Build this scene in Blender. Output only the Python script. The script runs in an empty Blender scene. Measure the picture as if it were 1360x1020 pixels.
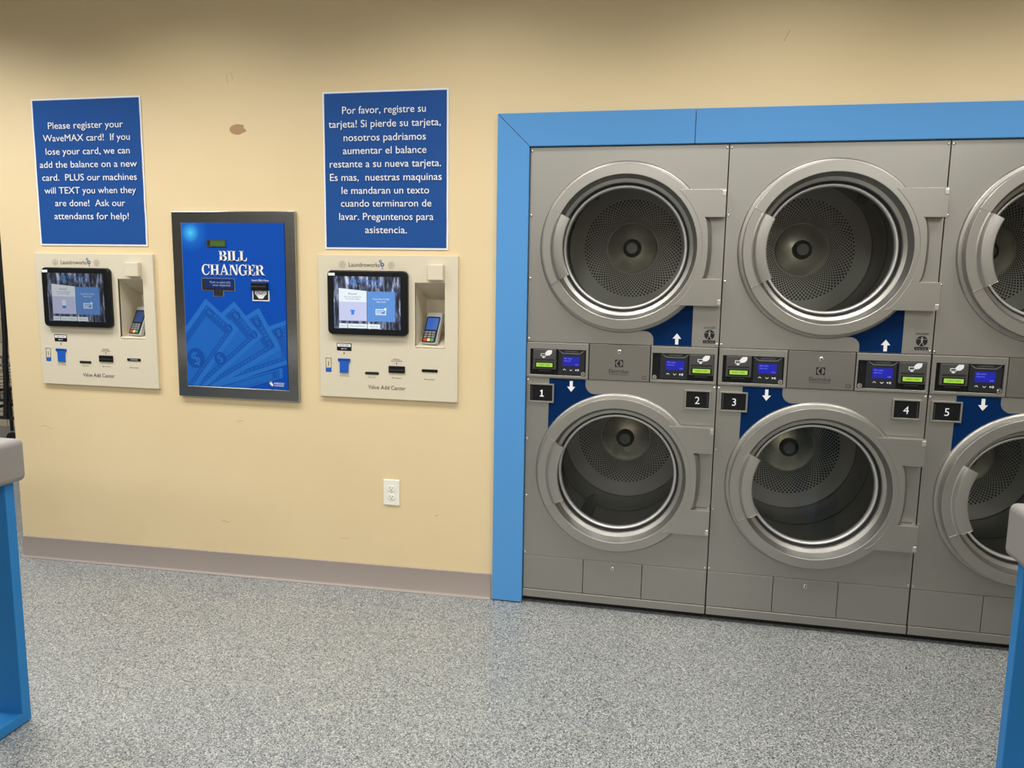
import bpy, math, random
from mathutils import Vector, Matrix
R = math.radians
scene = bpy.context.scene
COL = scene.collection

# ------------------------------------------------------------------ camera
cd = bpy.data.cameras.new('camera'); cam = bpy.data.objects.new('camera', cd); COL.objects.link(cam)
yaw, pit, rol = R(11.76636297), R(-8.05581507), R(0.89571686)
right = Vector((math.cos(yaw), math.sin(yaw), 0))
fwd = Vector((-math.sin(yaw)*math.cos(pit), math.cos(yaw)*math.cos(pit), math.sin(pit)))
upv = right.cross(fwd)
r2 = right*math.cos(rol) + upv*math.sin(rol)
u2 = upv*math.cos(rol) - right*math.sin(rol)
M = Matrix((r2, u2, -fwd)).transposed().to_4x4()
M.translation = Vector((0.61374, -3.24509, 1.45736))
cam.matrix_world = M
cd.sensor_fit = 'HORIZONTAL'; cd.sensor_width = 36.0; cd.lens = 36.0*1022.0/1360.0
cd.clip_start = 0.05; cd.clip_end = 60
scene.camera = cam

# ------------------------------------------------------------------ world, lamps, exposure
w = bpy.data.worlds.new('world'); scene.world = w; w.use_nodes = True
w.node_tree.nodes['Background'].inputs[0].default_value = (0.9, 0.95, 1, 1)
w.node_tree.nodes['Background'].inputs[1].default_value = 0.05
scene.view_settings.view_transform = 'Standard'
scene.view_settings.look = 'None'
scene.view_settings.gamma = 1.0
scene.view_settings.exposure = 0.08
scene.view_settings.use_curve_mapping = False
CEIL = 2.95
def troffer(x, y, sx, sy, watts, spread=125, col=(1, 0.93, 0.82)):
    l = bpy.data.lights.new('troffer_lamp', 'AREA'); l.shape = 'RECTANGLE'
    l.size = sx; l.size_y = sy; l.energy = watts; l.color = col; l.spread = R(spread)
    o = bpy.data.objects.new('troffer_lamp', l); COL.objects.link(o); o.location = (x, y, CEIL-0.02)
    return o
LAMP = (1, 0.975, 0.93)
for x in (-2.8, -1.54, -0.28, 0.98, 2.24):          # row of troffers along the machine wall
    troffer(x, -1.0, 0.55, 0.55, 26 if x < -2 else 15.5, 132, LAMP if x > -2 else (0.97, 0.98, 1))
for x, k in ((-3.6, 0.8), (-1.6, 1.0), (0.4, 1.0), (2.4, 1.25)):
    troffer(x, -3.4, 0.6, 1.2, 24*k, 180, LAMP)
    troffer(x, -6.0, 0.6, 1.2, 34*k, 180, LAMP)
troffer(-4.6, 1.0, 0.6, 1.2, 40, 160, (0.93, 0.97, 1))

# ------------------------------------------------------------------ materials
MATS = {}
def mat(name, col=(0.5, 0.5, 0.5), rough=0.5, metal=0.0, emit=None, estr=0.0, spec=0.5, coat=0.0):
    if name in MATS: return MATS[name]
    m = bpy.data.materials.new(name); m.use_nodes = True
    b = m.node_tree.nodes['Principled BSDF']
    b.inputs['Base Color'].default_value = (*col, 1); b.inputs['Roughness'].default_value = rough
    b.inputs['Metallic'].default_value = metal; b.inputs['Specular IOR Level'].default_value = spec
    b.inputs['Coat Weight'].default_value = coat
    if emit is not None:
        b.inputs['Emission Color'].default_value = (*emit, 1); b.inputs['Emission Strength'].default_value = estr
    MATS[name] = m
    return m
def srgb(r, g, b):
    f = lambda c: (c/255/12.92) if c/255 <= 0.04045 else ((c/255+0.055)/1.055)**2.4
    return (f(r), f(g), f(b))
def nodes(m): return m.node_tree.nodes, m.node_tree.links, m.node_tree.nodes['Principled BSDF']
def texco(N, L, scale=(1, 1, 1)):
    t = N.new('ShaderNodeTexCoord'); mp = N.new('ShaderNodeMapping'); mp.inputs['Scale'].default_value = scale
    L.new(t.outputs['Object'], mp.inputs['Vector']); return mp.outputs['Vector']
def noise(N, L, vec, scale, detail=3, rough=0.5):
    n = N.new('ShaderNodeTexNoise'); n.inputs['Scale'].default_value = scale
    n.inputs['Detail'].default_value = detail; n.inputs['Roughness'].default_value = rough
    L.new(vec, n.inputs['Vector']); return n.outputs['Fac']
def ramp(N, L, fac, stops, interp='LINEAR'):
    r = N.new('ShaderNodeValToRGB'); r.color_ramp.interpolation = interp
    e = r.color_ramp.elements
    while len(e) < len(stops): e.new(0.5)
    for k, (p, c) in enumerate(stops): e[k].position = p; e[k].color = (*c, 1)
    L.new(fac, r.inputs[0]); return r.outputs['Color']
def bump(N, L, B, h, strength, dist=0.002):
    b = N.new('ShaderNodeBump'); b.inputs['Strength'].default_value = strength; b.inputs['Distance'].default_value = dist
    L.new(h, b.inputs['Height']); L.new(b.outputs['Normal'], B.inputs['Normal'])
def math_node(N, L, op, a, b=None, c=None):
    n = N.new('ShaderNodeMath'); n.operation = op
    for k, v in enumerate((a, b, c)):
        if v is None: continue
        if isinstance(v, (int, float)): n.inputs[k].default_value = v
        else: L.new(v, n.inputs[k])
    return n.outputs[0]

def wall_paint():
    m = mat('cream_wall_paint', srgb(228, 206, 162), 0.55); N, L, B = nodes(m)
    v = texco(N, L)
    c = ramp(N, L, noise(N, L, v, 1.3, 4), [(0.3, srgb(225, 203, 159)), (0.7, srgb(231, 209, 166))])
    L.new(c, B.inputs['Base Color'])
    bump(N, L, B, noise(N, L, v, 260, 2), 0.12, 0.001)
    return m
def floor_mat():
    m = mat('speckled_floor', (0.4, 0.4, 0.4), 0.34); N, L, B = nodes(m)
    v = texco(N, L)
    vo = N.new('ShaderNodeTexVoronoi'); vo.inputs['Scale'].default_value = 300
    L.new(v, vo.inputs['Vector'])
    sep = N.new('ShaderNodeSeparateColor'); L.new(vo.outputs['Color'], sep.inputs[0])
    c = ramp(N, L, sep.outputs[0], [(0.0, srgb(66, 71, 76)), (0.15, srgb(108, 114, 119)), (0.36, srgb(139, 143, 143)), (0.62, srgb(164, 166, 161)), (0.87, srgb(196, 196, 189))], 'CONSTANT')
    big = noise(N, L, v, 2.2, 3)
    mx = N.new('ShaderNodeMix'); mx.data_type = 'RGBA'; mx.blend_type = 'MULTIPLY'; mx.inputs[0].default_value = 1.0
    L.new(c, mx.inputs[6])
    L.new(ramp(N, L, big, [(0.3, (0.9, 0.91, 0.92)), (0.7, (1, 0.99, 0.97))]), mx.inputs[7])
    L.new(mx.outputs[2], B.inputs['Base Color'])
    bump(N, L, B, sep.outputs[1], 0.05, 0.001)
    return m
def brushed(name, col, rough, metal, stretch=(3, 3, 420), amt=0.05, var=0.06):
    m = mat(name, col, rough, metal); N, L, B = nodes(m)
    v = texco(N, L, stretch)
    f = noise(N, L, v, 1.0, 3)
    lo = tuple(c*(1-var) for c in col); hi = tuple(min(1, c*(1+var)) for c in col)
    L.new(ramp(N, L, f, [(0.3, lo), (0.7, hi)]), B.inputs['Base Color'])
    mr = N.new('ShaderNodeMapRange'); mr.inputs['To Min'].default_value = rough-amt; mr.inputs['To Max'].default_value = rough+amt
    L.new(f, mr.inputs['Value']); L.new(mr.outputs[0], B.inputs['Roughness'])
    return m
def drum_back_mat():
    """galvanised plate with rings of drilled holes, local x/z around the drum axis"""
    m = mat('perforated_drum_steel', (0.58, 0.57, 0.51), 0.42, 0.55); N, L, B = nodes(m)
    t = N.new('ShaderNodeTexCoord'); s = N.new('ShaderNodeSeparateXYZ'); L.new(t.outputs['Object'], s.inputs[0])
    x, z = s.outputs[0], s.outputs[2]
    r = math_node(N, L, 'SQRT', math_node(N, L, 'ADD', math_node(N, L, 'MULTIPLY', x, x), math_node(N, L, 'MULTIPLY', z, z)))
    a = math_node(N, L, 'ARCTAN2', z, x)
    rows, r0, kr, cnt = 14, 0.1275, 0.0455, 78
    u = math_node(N, L, 'DIVIDE', math_node(N, L, 'LOGARITHM', math_node(N, L, 'DIVIDE', r, r0), math.e), kr)
    row = math_node(N, L, 'FLOOR', u)
    fu = math_node(N, L, 'SUBTRACT', math_node(N, L, 'SUBTRACT', u, row), 0.5)
    av = math_node(N, L, 'ADD', math_node(N, L, 'MULTIPLY', a, cnt/(2*math.pi)), math_node(N, L, 'MULTIPLY', row, 0.5))
    fa = math_node(N, L, 'SUBTRACT', math_node(N, L, 'SUBTRACT', av, math_node(N, L, 'FLOOR', av)), 0.5)
    dr_ = math_node(N, L, 'MULTIPLY', math_node(N, L, 'MULTIPLY', fu, kr), r)
    da = math_node(N, L, 'MULTIPLY', fa, math_node(N, L, 'MULTIPLY', r, 2*math.pi/cnt))
    d = math_node(N, L, 'SQRT', math_node(N, L, 'ADD', math_node(N, L, 'MULTIPLY', dr_, dr_), math_node(N, L, 'MULTIPLY', da, da)))
    rad = math_node(N, L, 'ADD', 0.0016, math_node(N, L, 'MULTIPLY', r, 0.0125))
    hole = math_node(N, L, 'LESS_THAN', d, rad)
    inb = math_node(N, L, 'MULTIPLY', math_node(N, L, 'GREATER_THAN', row, -0.5), math_node(N, L, 'LESS_THAN', row, rows-0.5))
    hole = math_node(N, L, 'MULTIPLY', hole, inb)
    mx = N.new('ShaderNodeMix'); mx.data_type = 'RGBA'; L.new(hole, mx.inputs[0])
    mx.inputs[6].default_value = (0.50, 0.49, 0.44, 1); mx.inputs[7].default_value = (0.002, 0.002, 0.002, 1)
    L.new(mx.outputs[2], B.inputs['Base Color'])
    L.new(math_node(N, L, 'MULTIPLY', math_node(N, L, 'SUBTRACT', 1.0, hole), 0.55), B.inputs['Metallic'])
    L.new(math_node(N, L, 'MULTIPLY', math_node(N, L, 'SUBTRACT', 1.0, hole), 0.5), B.inputs['Specular IOR Level'])
    return m
def glass_mat():
    m = bpy.data.materials.new('door_glass'); m.use_nodes = True; N = m.node_tree.nodes; L = m.node_tree.links
    N.clear(); out = N.new('ShaderNodeOutputMaterial'); mix = N.new('ShaderNodeMixShader')
    tr = N.new('ShaderNodeBsdfTransparent'); tr.inputs[0].default_value = (0.93, 0.95, 0.94, 1)
    gl = N.new('ShaderNodeBsdfGlossy'); gl.inputs['Roughness'].default_value = 0.02
    fr = N.new('ShaderNodeFresnel'); fr.inputs[0].default_value = 1.42
    L.new(fr.outputs[0], mix.inputs[0]); L.new(tr.outputs[0], mix.inputs[1]); L.new(gl.outputs[0], mix.inputs[2])
    L.new(mix.outputs[0], out.inputs[0]); return m
def panel_print():
    """blue printed front of the bill changer with colour running to cyan in the upper left corner"""
    m = mat('changer_blue_print', srgb(12, 74, 172), 0.4, spec=0.15); N, L, B = nodes(m)
    t = N.new('ShaderNodeTexCoord')
    s = N.new('ShaderNodeVectorMath'); s.operation = 'DISTANCE'; s.inputs[1].default_value = (-0.212, -0.022, 0.765)
    L.new(t.outputs['Object'], s.inputs[0])
    c = ramp(N, L, s.outputs['Value'], [(0.0, srgb(80, 195, 240)), (0.018, srgb(56, 160, 225)), (0.045, srgb(26, 98, 192)), (0.09, srgb(12, 74, 172))])
    L.new(c, B.inputs['Base Color']); return m
def screen_photo(dim):
    m = mat('kiosk_screen_picture_%d' % int(dim*100), (0.01, 0.01, 0.01), 0.15); N, L, B = nodes(m)
    v = texco(N, L, (60, 1, 14))
    c = ramp(N, L, noise(N, L, v, 1.0, 3, 0.6), [(0.35, (0.008, 0.01, 0.016)), (0.5, (0.06, 0.08, 0.14)), (0.6, (0.3, 0.34, 0.5)), (0.68, (0.75, 0.8, 0.95))])
    L.new(c, B.inputs['Emission Color']); B.inputs['Emission Strength'].default_value = 0.8*dim
    return m
def block_wall():
    m = mat('beige_block_wall', srgb(206, 192, 166), 0.6); N, L, B = nodes(m)
    v = texco(N, L); s = N.new('ShaderNodeSeparateXYZ'); L.new(v, s.inputs[0])
    cb = N.new('ShaderNodeCombineXYZ'); L.new(s.outputs[0], cb.inputs[0]); L.new(s.outputs[2], cb.inputs[1])
    b = N.new('ShaderNodeTexBrick'); b.inputs['Scale'].default_value = 1.0
    b.inputs['Color1'].default_value = (*srgb(206, 192, 166), 1); b.inputs['Color2'].default_value = (*srgb(200, 186, 160), 1)
    b.inputs['Mortar'].default_value = (*srgb(150, 138, 118), 1); b.inputs['Mortar Size'].default_value = 0.006
    b.inputs['Brick Width'].default_value = 0.406; b.inputs['Row Height'].default_value = 0.203
    L.new(cb.outputs[0], b.inputs['Vector']); L.new(b.outputs['Color'], B.inputs['Base Color']); return m

PAINT = wall_paint(); FLOOR = floor_mat(); GLASS = glass_mat(); BLOCK = block_wall()
STEEL = brushed('dryer_grey_steel', (0.385, 0.375, 0.345), 0.40, 0.85, (240, 240, 240), 0.02, 0.012)
STEELD = brushed('service_panel_steel', (0.30, 0.29, 0.266), 0.36, 0.85, (240, 240, 240), 0.02, 0.012)
STEEL2 = brushed('dryer_door_steel', (0.41, 0.40, 0.367), 0.37, 0.85, (6, 6, 6), 0.015, 0.01)
CHROME = mat('chrome_ring', (0.72, 0.71, 0.68), 0.18, 1.0)
RINGM = mat('polished_ring', (0.62, 0.62, 0.60), 0.42, 0.7)
SSTEEL = brushed('brushed_stainless', (0.41, 0.43, 0.44), 0.2, 1.0, (2, 2, 500), 0.05, 0.06)
DRUM = mat('drum_steel', (0.17, 0.17, 0.155), 0.42, 0.6)
DRUMB = drum_back_mat()
DISH = mat('drum_centre_plate', (0.92, 0.88, 0.72), 0.26, 0.8)
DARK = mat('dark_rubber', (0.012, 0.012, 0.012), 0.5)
BLACK = mat('black_plastic', (0.007, 0.008, 0.009), 0.35, spec=0.25)
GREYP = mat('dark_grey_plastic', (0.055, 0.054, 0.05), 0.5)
NAVY = mat('navy_decal', srgb(0, 38, 84), 0.55, spec=0.08)
WHITE = mat('white_print', (0.85, 0.86, 0.88), 0.5)
BLUEPAINT = mat('blue_paint', srgb(84, 150, 212), 0.45, spec=0.3)
BLUELEG = mat('blue_steel_paint', srgb(48, 129, 196), 0.4, spec=0.2)
LAM = mat('grey_laminate', srgb(146, 142, 138), 0.45)
BASEB = mat('grey_vinyl_baseboard', srgb(156, 145, 138), 0.45)
KIOSK = mat('almond_powder_coat', srgb(218, 208, 184), 0.45)
INK = mat('dark_grey_ink', (0.02, 0.02, 0.022), 0.6, spec=0.15)
SIGN = mat('sign_blue_paper', srgb(27, 77, 146), 0.6, spec=0.2)
SIGNW = mat('sign_white_paper', (0.82, 0.83, 0.85), 0.5)
GREENLCD = mat('green_lcd', (0.1, 0.2, 0.02), 0.3, emit=(0.36, 0.62, 0.06), estr=0.75)
BLUELCD = mat('blue_lcd', (0.0, 0.0, 0.05), 0.3, emit=(0.01, 0.014, 0.36), estr=0.9)
LCDTXT = mat('lcd_segment_text', (0.1, 0.1, 0.3), 0.3, emit=(0.16, 0.2, 0.85), estr=0.8)
LCDDARK = mat('lcd_dark_text', (0.02, 0.05, 0.01), 0.4)
WPLASTIC = mat('white_plastic', srgb(240, 236, 224), 0.35)
CEILM = mat('white_ceiling', srgb(185, 183, 178), 0.7)
PLAIN = mat('plain_wall_paint', srgb(190, 180, 160), 0.6)

# ------------------------------------------------------------------ mesh builder
class MB:
    def __init__(self): self.v = []; self.f = []; self.mi = []; self.off = (0, 0, 0); self.m = 0
    def add(self, vs, fs):
        n = len(self.v); o = self.off
        self.v += [(x-o[0], y-o[1], z-o[2]) for x, y, z in vs]
        self.f += [tuple(i+n for i in f) for f in fs]; self.mi += [self.m]*len(fs); return self
    def box(self, x0, x1, y0, y1, z0, z1):
        return self.add([(x0,y0,z0),(x1,y0,z0),(x1,y1,z0),(x0,y1,z0),(x0,y0,z1),(x1,y0,z1),(x1,y1,z1),(x0,y1,z1)],
                        [(0,3,2,1),(4,5,6,7),(0,1,5,4),(1,2,6,5),(2,3,7,6),(3,0,4,7)])
    def prism(self, pts, y0, y1):
        """closed outline in x,z (counter-clockwise seen from -y), from y0 (front) back to y1"""
        n = len(pts)
        vs = [(x, y0, z) for x, z in pts] + [(x, y1, z) for x, z in pts]
        fs = [tuple(range(n)), tuple(range(2*n-1, n-1, -1))] + [(i, i+n, (i+1) % n+n, (i+1) % n) for i in range(n)]
        return self.add(vs, fs)
    def flat(self, pts, y):
        return self.add([(x, y, z) for x, z in pts], [tuple(range(len(pts)))])
    def frame(self, o, i, y0, y1):
        """rectangular frame o=(x0,x1,z0,z1) with opening i, front y0, back y1"""
        q = lambda b, y: [(b[0], y, b[2]), (b[1], y, b[2]), (b[1], y, b[3]), (b[0], y, b[3])]
        vs = q(o, y0)+q(i, y0)+q(o, y1)+q(i, y1); fs = []
        for k in range(4):
            j = (k+1) % 4
            fs += [(k, j, 4+j, 4+k), (8+k, 12+k, 12+j, 8+j), (k, 8+k, 8+j, j), (4+k, 4+j, 12+j, 12+k)]
        return self.add(vs, fs)
    def lathe(self, prof, cx, cz, n=96, a0=0.0, a1=360.0, caps=False):
        """profile of (radius, y) turned about the y axis through cx, cz"""
        full = abs(a1-a0) >= 359.9; k = len(prof); vs = []; fs = []
        cnt = n if full else n+1
        for i in range(cnt):
            a = R(a0+(a1-a0)*i/n); c, s = math.cos(a), math.sin(a)
            vs += [(cx+r*c, y, cz+r*s) for r, y in prof]
        for i in range(n):
            j = (i+1) % cnt
            for p in range(k-1):
                fs.append((i*k+p, i*k+p+1, j*k+p+1, j*k+p))
        if caps: fs += [tuple(range(k)), tuple(range((cnt-1)*k+k-1, (cnt-1)*k-1, -1))]
        return self.add(vs, fs)
    def disc(self, cx, cz, r, y, n=48):
        return self.flat([(cx+r*math.cos(2*math.pi*i/n), cz+r*math.sin(2*math.pi*i/n)) for i in range(n)], y)
    def cyl(self, cx, cz, r, y0, y1, n=24):
        return self.lathe([(0.0001, y0), (r*0.86, y0), (r, y0+min(0.15*abs(y1-y0), 0.003)), (r, y1)], cx, cz, n)
    def plate_hole(self, x0, x1, z0, z1, cx, cz, r, y, n=96):
        ins, out = [], []
        for i in range(n):
            a = 2*math.pi*i/n; c, s = math.cos(a), math.sin(a)
            ins.append((cx+r*c, y, cz+r*s))
            t = min(((x1-cx)/c if c > 1e-9 else (x0-cx)/c if c < -1e-9 else 1e9), ((z1-cz)/s if s > 1e-9 else (z0-cz)/s if s < -1e-9 else 1e9))
            out.append([cx+t*c, y, cz+t*s])
        for X in (x0, x1):
            for Zc in (z0, z1):
                k = min(range(n), key=lambda i: (out[i][0]-X)**2+(out[i][2]-Zc)**2); out[k] = [X, y, Zc]
        return self.add(ins+[tuple(o) for o in out], [(i, (i+1) % n, n+(i+1) % n, n+i) for i in range(n)])
    def tube(self, path, rad, n=8):
        vs = []; fs = []; P = [Vector(p) for p in path]
        for i, p in enumerate(P):
            d = (P[min(i+1, len(P)-1)]-P[max(i-1, 0)]).normalized()
            ref = Vector((0, 0, 1)) if abs(d.z) < 0.9 else Vector((1, 0, 0))
            a = d.cross(ref).normalized(); b = d.cross(a)
            vs += [tuple(p+a*rad*math.cos(2*math.pi*k/n)+b*rad*math.sin(2*math.pi*k/n)) for k in range(n)]
        for i in range(len(P)-1):
            for k in range(n): fs.append((i*n+k, i*n+(k+1) % n, (i+1)*n+(k+1) % n, (i+1)*n+k))
        fs += [tuple(range(n)), tuple(range(len(vs)-1, len(vs)-n-1, -1))]
        return self.add(vs, fs)
    def text(self, s, x, z, y, cap, width=None, align='CENTER', xs=1.0):
        """printed words: x is the centre (or the left end), z the baseline, cap the capital height"""
        vs, fs, w0, left = glyphs(s)
        kz = cap/CAPH; kx = (width/w0) if width else kz*xs
        sh = x-left*kx-(w0*kx/2 if align == 'CENTER' else 0)
        return self.add([(sh+vx*kx, y, z+vz*kz) for vx, vz in vs], fs)
    def build(self, name, m, parent=None, smooth=None, bevel=None, seg=2, kind=None, label=None):
        me = bpy.data.meshes.new(name); me.from_pydata(self.v, [], self.f)
        for k in (m if isinstance(m, (list, tuple)) else [m]): me.materials.append(k)
        if any(self.mi): me.polygons.foreach_set('material_index', self.mi)
        me.update()
        if smooth:
            for p in me.polygons: p.use_smooth = True
            me.set_sharp_from_angle(angle=R(smooth))
        o = bpy.data.objects.new(name, me); COL.objects.link(o)
        if parent is not None: o.parent = parent
        if bevel:
            b = o.modifiers.new('bevel', 'BEVEL'); b.width = bevel; b.segments = seg; b.limit_method = 'ANGLE'; b.angle_limit = R(40)
        if kind: o['kind'] = kind
        if label: o['label'] = label
        return o
_gl = {}
def glyphs(s):
    if s in _gl: return _gl[s]
    cu = bpy.data.curves.new('words', 'FONT'); cu.body = s; cu.size = 1.0; cu.resolution_u = 3
    ob = bpy.data.objects.new('words', cu); COL.objects.link(ob)
    dg = bpy.context.evaluated_depsgraph_get(); me = bpy.data.meshes.new_from_object(ob.evaluated_get(dg))
    vs = [(v.co.x, v.co.y) for v in me.vertices]; fs = [tuple(p.vertices) for p in me.polygons]
    bpy.data.objects.remove(ob); bpy.data.curves.remove(cu); bpy.data.meshes.remove(me)
    x0 = min(v[0] for v in vs); x1 = max(v[0] for v in vs)
    _gl[s] = (vs, fs, x1-x0, x0); return _gl[s]
_h = glyphs('H'); CAPH = max(v[1] for v in _h[0])-min(v[1] for v in _h[0])
def thing(name, label, cat, loc, group=None):
    o = bpy.data.objects.new(name, None); o.empty_display_size = 0.1; COL.objects.link(o); o.location = loc
    o['label'] = label; o['category'] = cat
    if group: o['group'] = group
    return o
def copy_tree(o, parent=None):
    c = o.copy(); COL.objects.link(c)
    if parent is not None: c.parent = parent
    for ch in list(o.children): copy_tree(ch, c)
    return c
def rrect(x0, x1, z0, z1, r, n=6):
    p = []
    for cx, cz, a in ((x1-r, z0+r, -90), (x1-r, z1-r, 0), (x0+r, z1-r, 90), (x0+r, z0+r, 180)):
        p += [(cx+r*math.cos(R(a+90*i/n)), cz+r*math.sin(R(a+90*i/n))) for i in range(n+1)]
    return p
def fz(x): return 0.012*max(min(x, 0.0), -2.65)      # the floor falls slightly to the left

# ------------------------------------------------------------------ the room
XL, XR, YF, YB = -7.5, 4.6, -7.6, 2.35
b = MB(); xs = [XL, -2.65, 0.0, XR]
b.add([(x, y, fz(x)) for x in xs for y in (YF, YB)], [(2*i, 2*i+2, 2*i+3, 2*i+1) for i in range(3)])
b.build('floor', FLOOR, kind='structure')
MB().box(XL, XR, YF, YB, CEIL, CEIL+0.1).build('ceiling', CEILM, kind='structure')
MB().box(XL-0.1, XL, YF, YB, -0.1, CEIL).build('wall_left', PLAIN, kind='structure')
MB().box(XR, XR+0.1, YF, YB, -0.1, CEIL).build('wall_right', PLAIN, kind='structure')
MB().box(XL, XR, YF-0.1, YF, -0.1, CEIL).build('wall_front', mat('front_wall_paint', srgb(170, 162, 148), 0.6), kind='structure')
MB().box(XL, -2.3, YB, YB+0.1, -0.1, CEIL).build('wall_far', BLOCK, kind='structure')
MB().box(XL, -2.3, YB-0.012, YB, -0.1, 0.075).build('baseboard_far', BASEB, kind='structure')

KIOSKS = [(-2.442, 0.888), (-0.956, 0.895)]      # lower left corners
KW, KH = 0.652, 0.640
REC = (0.457, 0.593, 0.237, 0.522)
WX0, OX0, OX1, OZ, TH = -2.642, -0.012, 2.412, 1.990, 0.24
holes = [(kx+REC[0]-0.004, kx+REC[1]+0.004, kz+REC[2]-0.004, kz+REC[3]+0.004) for kx, kz in KIOSKS]
holes.append((OX0, OX1, -1, OZ))
gx = sorted({WX0, XR} | {h[0] for h in holes} | {h[1] for h in holes})
gz = sorted({-0.06, CEIL} | {h[2] for h in holes if h[2] > 0} | {h[3] for h in holes})
b = MB()
for i in range(len(gx)-1):
    for j in range(len(gz)-1):
        cx, cz = (gx[i]+gx[i+1])/2, (gz[j]+gz[j+1])/2
        if any(h[0] < cx < h[1] and h[2] < cz < h[3] for h in holes): continue
        b.flat([(gx[i], gz[j]), (gx[i+1], gz[j]), (gx[i+1], gz[j+1]), (gx[i], gz[j+1])], 0)
for x in (WX0, OX0, OX1):
    b.add([(x, 0, -0.06), (x, TH, -0.06), (x, TH, CEIL), (x, 0, CEIL if x == WX0 else OZ)], [(0, 1, 2, 3)])
b.add([(OX0, 0, OZ), (OX1, 0, OZ), (OX1, TH, OZ), (OX0, TH, OZ)], [(0, 1, 2, 3)])
b.add([(WX0, TH, -0.06), (OX0, TH, -0.06), (OX0, TH, CEIL), (WX0, TH, CEIL)], [(3, 2, 1, 0)])
wall = b.build('wall_back', PAINT, kind='structure')
# bare patch where something was pulled off the paint, and a few scuffs
pts = []
for i in range(28):
    a = 2*math.pi*i/28; rx, rz = 0.039, 0.0225
    k = 1.0 if math.cos(a) < 0.55 else 1.0-0.16*math.sin(5*a)
    pts.append((-1.338+rx*k*math.cos(a), 2.085+rz*k*math.sin(a)))
MB().flat(pts, -0.0008).build('bare_patch', mat('bare_drywall', srgb(176, 142, 106), 0.8), wall)
SC = mat('scuff', srgb(196, 170, 126), 0.7)
for path, rr in (([(-1.375, 0, 2.325), (-1.383, 0, 2.31), (-1.378, 0, 2.285)], .0011), ([(-1.362, 0, 2.33), (-1.352, 0, 2.3)], .001),
                 ([(-0.412, 0, 0.365), (-0.395, 0, 0.372)], .002), ([(-1.49, 0, 0.258), (-1.45, 0, 0.25)], .0016),
                 ([(-2.49, 0, 0.665), (-2.46, 0, 0.672), (-2.42, 0, 0.655)], .001), ([(-1.39, 0, 0.75), (-1.36, 0, 0.757)], .0012),
                 ([(0.98, 0, 2.36), (1.0, 0, 2.4)], .001), ([(-0.88, 0, 0.22), (-0.83, 0, 0.224)], .0013)):
    MB().tube(path, rr, 5).build('scuff', SC, wall)
# vinyl cove base along the wall
b = MB(); xs = [-2.642, -0.145]; prof = [(0.0, 0.112), (-0.006, 0.110), (-0.007, 0.015), (-0.010, 0.009), (-0.020, 0.003), (-0.020, 0.0), (0.0, 0.0)]
n = len(prof)
zz = lambda x: fz(x)+(0.012 if x > -1 else 0.0)
b.add([(x, y, z+fz(x)+(0.006 if x > -1 else 0)*(1 if z > 0.05 else 0)) for x in xs for y, z in prof], [(i, (i+1) % n, n+(i+1) % n, n+i) for i in range(n)]+[tuple(range(n)), tuple(range(2*n-1, n-1, -1))])
b.build('baseboard_back', BASEB, kind='structure', smooth=30)
# blue timber frame round the machines, mitred at the corner
TI = 0.0
G = 0.0008
MB().prism([(-0.136, 0.004), (-G+0.001, 0.004), (-G+0.001, 1.984-G), (-0.136, 2.118-G)], -0.019, 0.0).build('trim_1', BLUEPAINT, kind='structure', bevel=0.0025)
MB().prism([(0.0, 1.984+G), (0.664, 1.9835+G), (0.664, 2.118), (-0.136, 2.118+G)], -0.019, 0.0).build('trim_2', BLUEPAINT, kind='structure', bevel=0.0025)
MB().prism([(0.666, 1.984), (2.402, 1.984), (2.536, 2.112), (0.666, 2.118)], -0.019, 0.0).build('trim_3', BLUEPAINT, kind='structure', bevel=0.0025)
MB().prism([(2.404, 0.004), (2.536, 0.004), (2.536, 2.11), (2.404, 1.984)], -0.019, 0.0).build('trim_4', BLUEPAINT, kind='structure', bevel=0.0025)

# ------------------------------------------------------------------ posters
def poster(label, quad, lines, cap):
    x0, x1, z0, z1 = quad
    t = thing('poster', label, 'sign', ((x0+x1)/2, 0, z0)); o = ((x0+x1)/2, 0, z0)
    rng = random.Random(len(lines))
    def sheet(x0, x1, z0, z1, y0):
        bb = MB(); bb.off = o; nx, nz = 14, 16
        vs = []
        for j in range(nz+1):
            for i in range(nx+1):
                u, v = i/nx, j/nz
                y = y0-0.0012*math.sin(5.3*u*math.pi+3*v)*math.sin(3.1*v*math.pi)**2-0.0008*math.sin(9*v*math.pi)*u
                vs.append((x0+(x1-x0)*u, y, z0+(z1-z0)*v))
        return bb.add(vs, [(j*(nx+1)+i, j*(nx+1)+i+1, (j+1)*(nx+1)+i+1, (j+1)*(nx+1)+i) for j in range(nz) for i in range(nx)])
    sheet(x0, x1, z0, z1, -0.0035).build('paper', SIGNW, t, smooth=60, label='white bordered paper')
    m = 0.008
    sheet(x0+m, x1-m, z0+m, z1-m, -0.0045).build('blue_field', SIGN, t, smooth=60)
    for s, a, c, z in lines:
        bb = MB(); bb.off = o; bb.text(s, (a+c)/2, z, -0.0075, cap, c-a)
        bb.build('lettering', WHITE, t, label='white lettering')
    return t
poster('blue poster in English beginning Please register, above the left almond kiosk', (-2.410, -1.821, 1.565, 2.246),
       [('Please register your', -2.321, -1.917, 2.107), ('WaveMAX card!  If you', -2.353, -1.884, 2.050), ('lose your card, we can', -2.343, -1.888, 1.989),
        ('add the balance on a new', -2.381, -1.854, 1.929), ('card.  PLUS our machines', -2.372, -1.858, 1.869), ('will TEXT you when they', -2.364, -1.866, 1.809),
        ('are done!  Ask our', -2.309, -1.927, 1.750), ('attendants for help!', -2.318, -1.911, 1.689)], 0.030)
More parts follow.
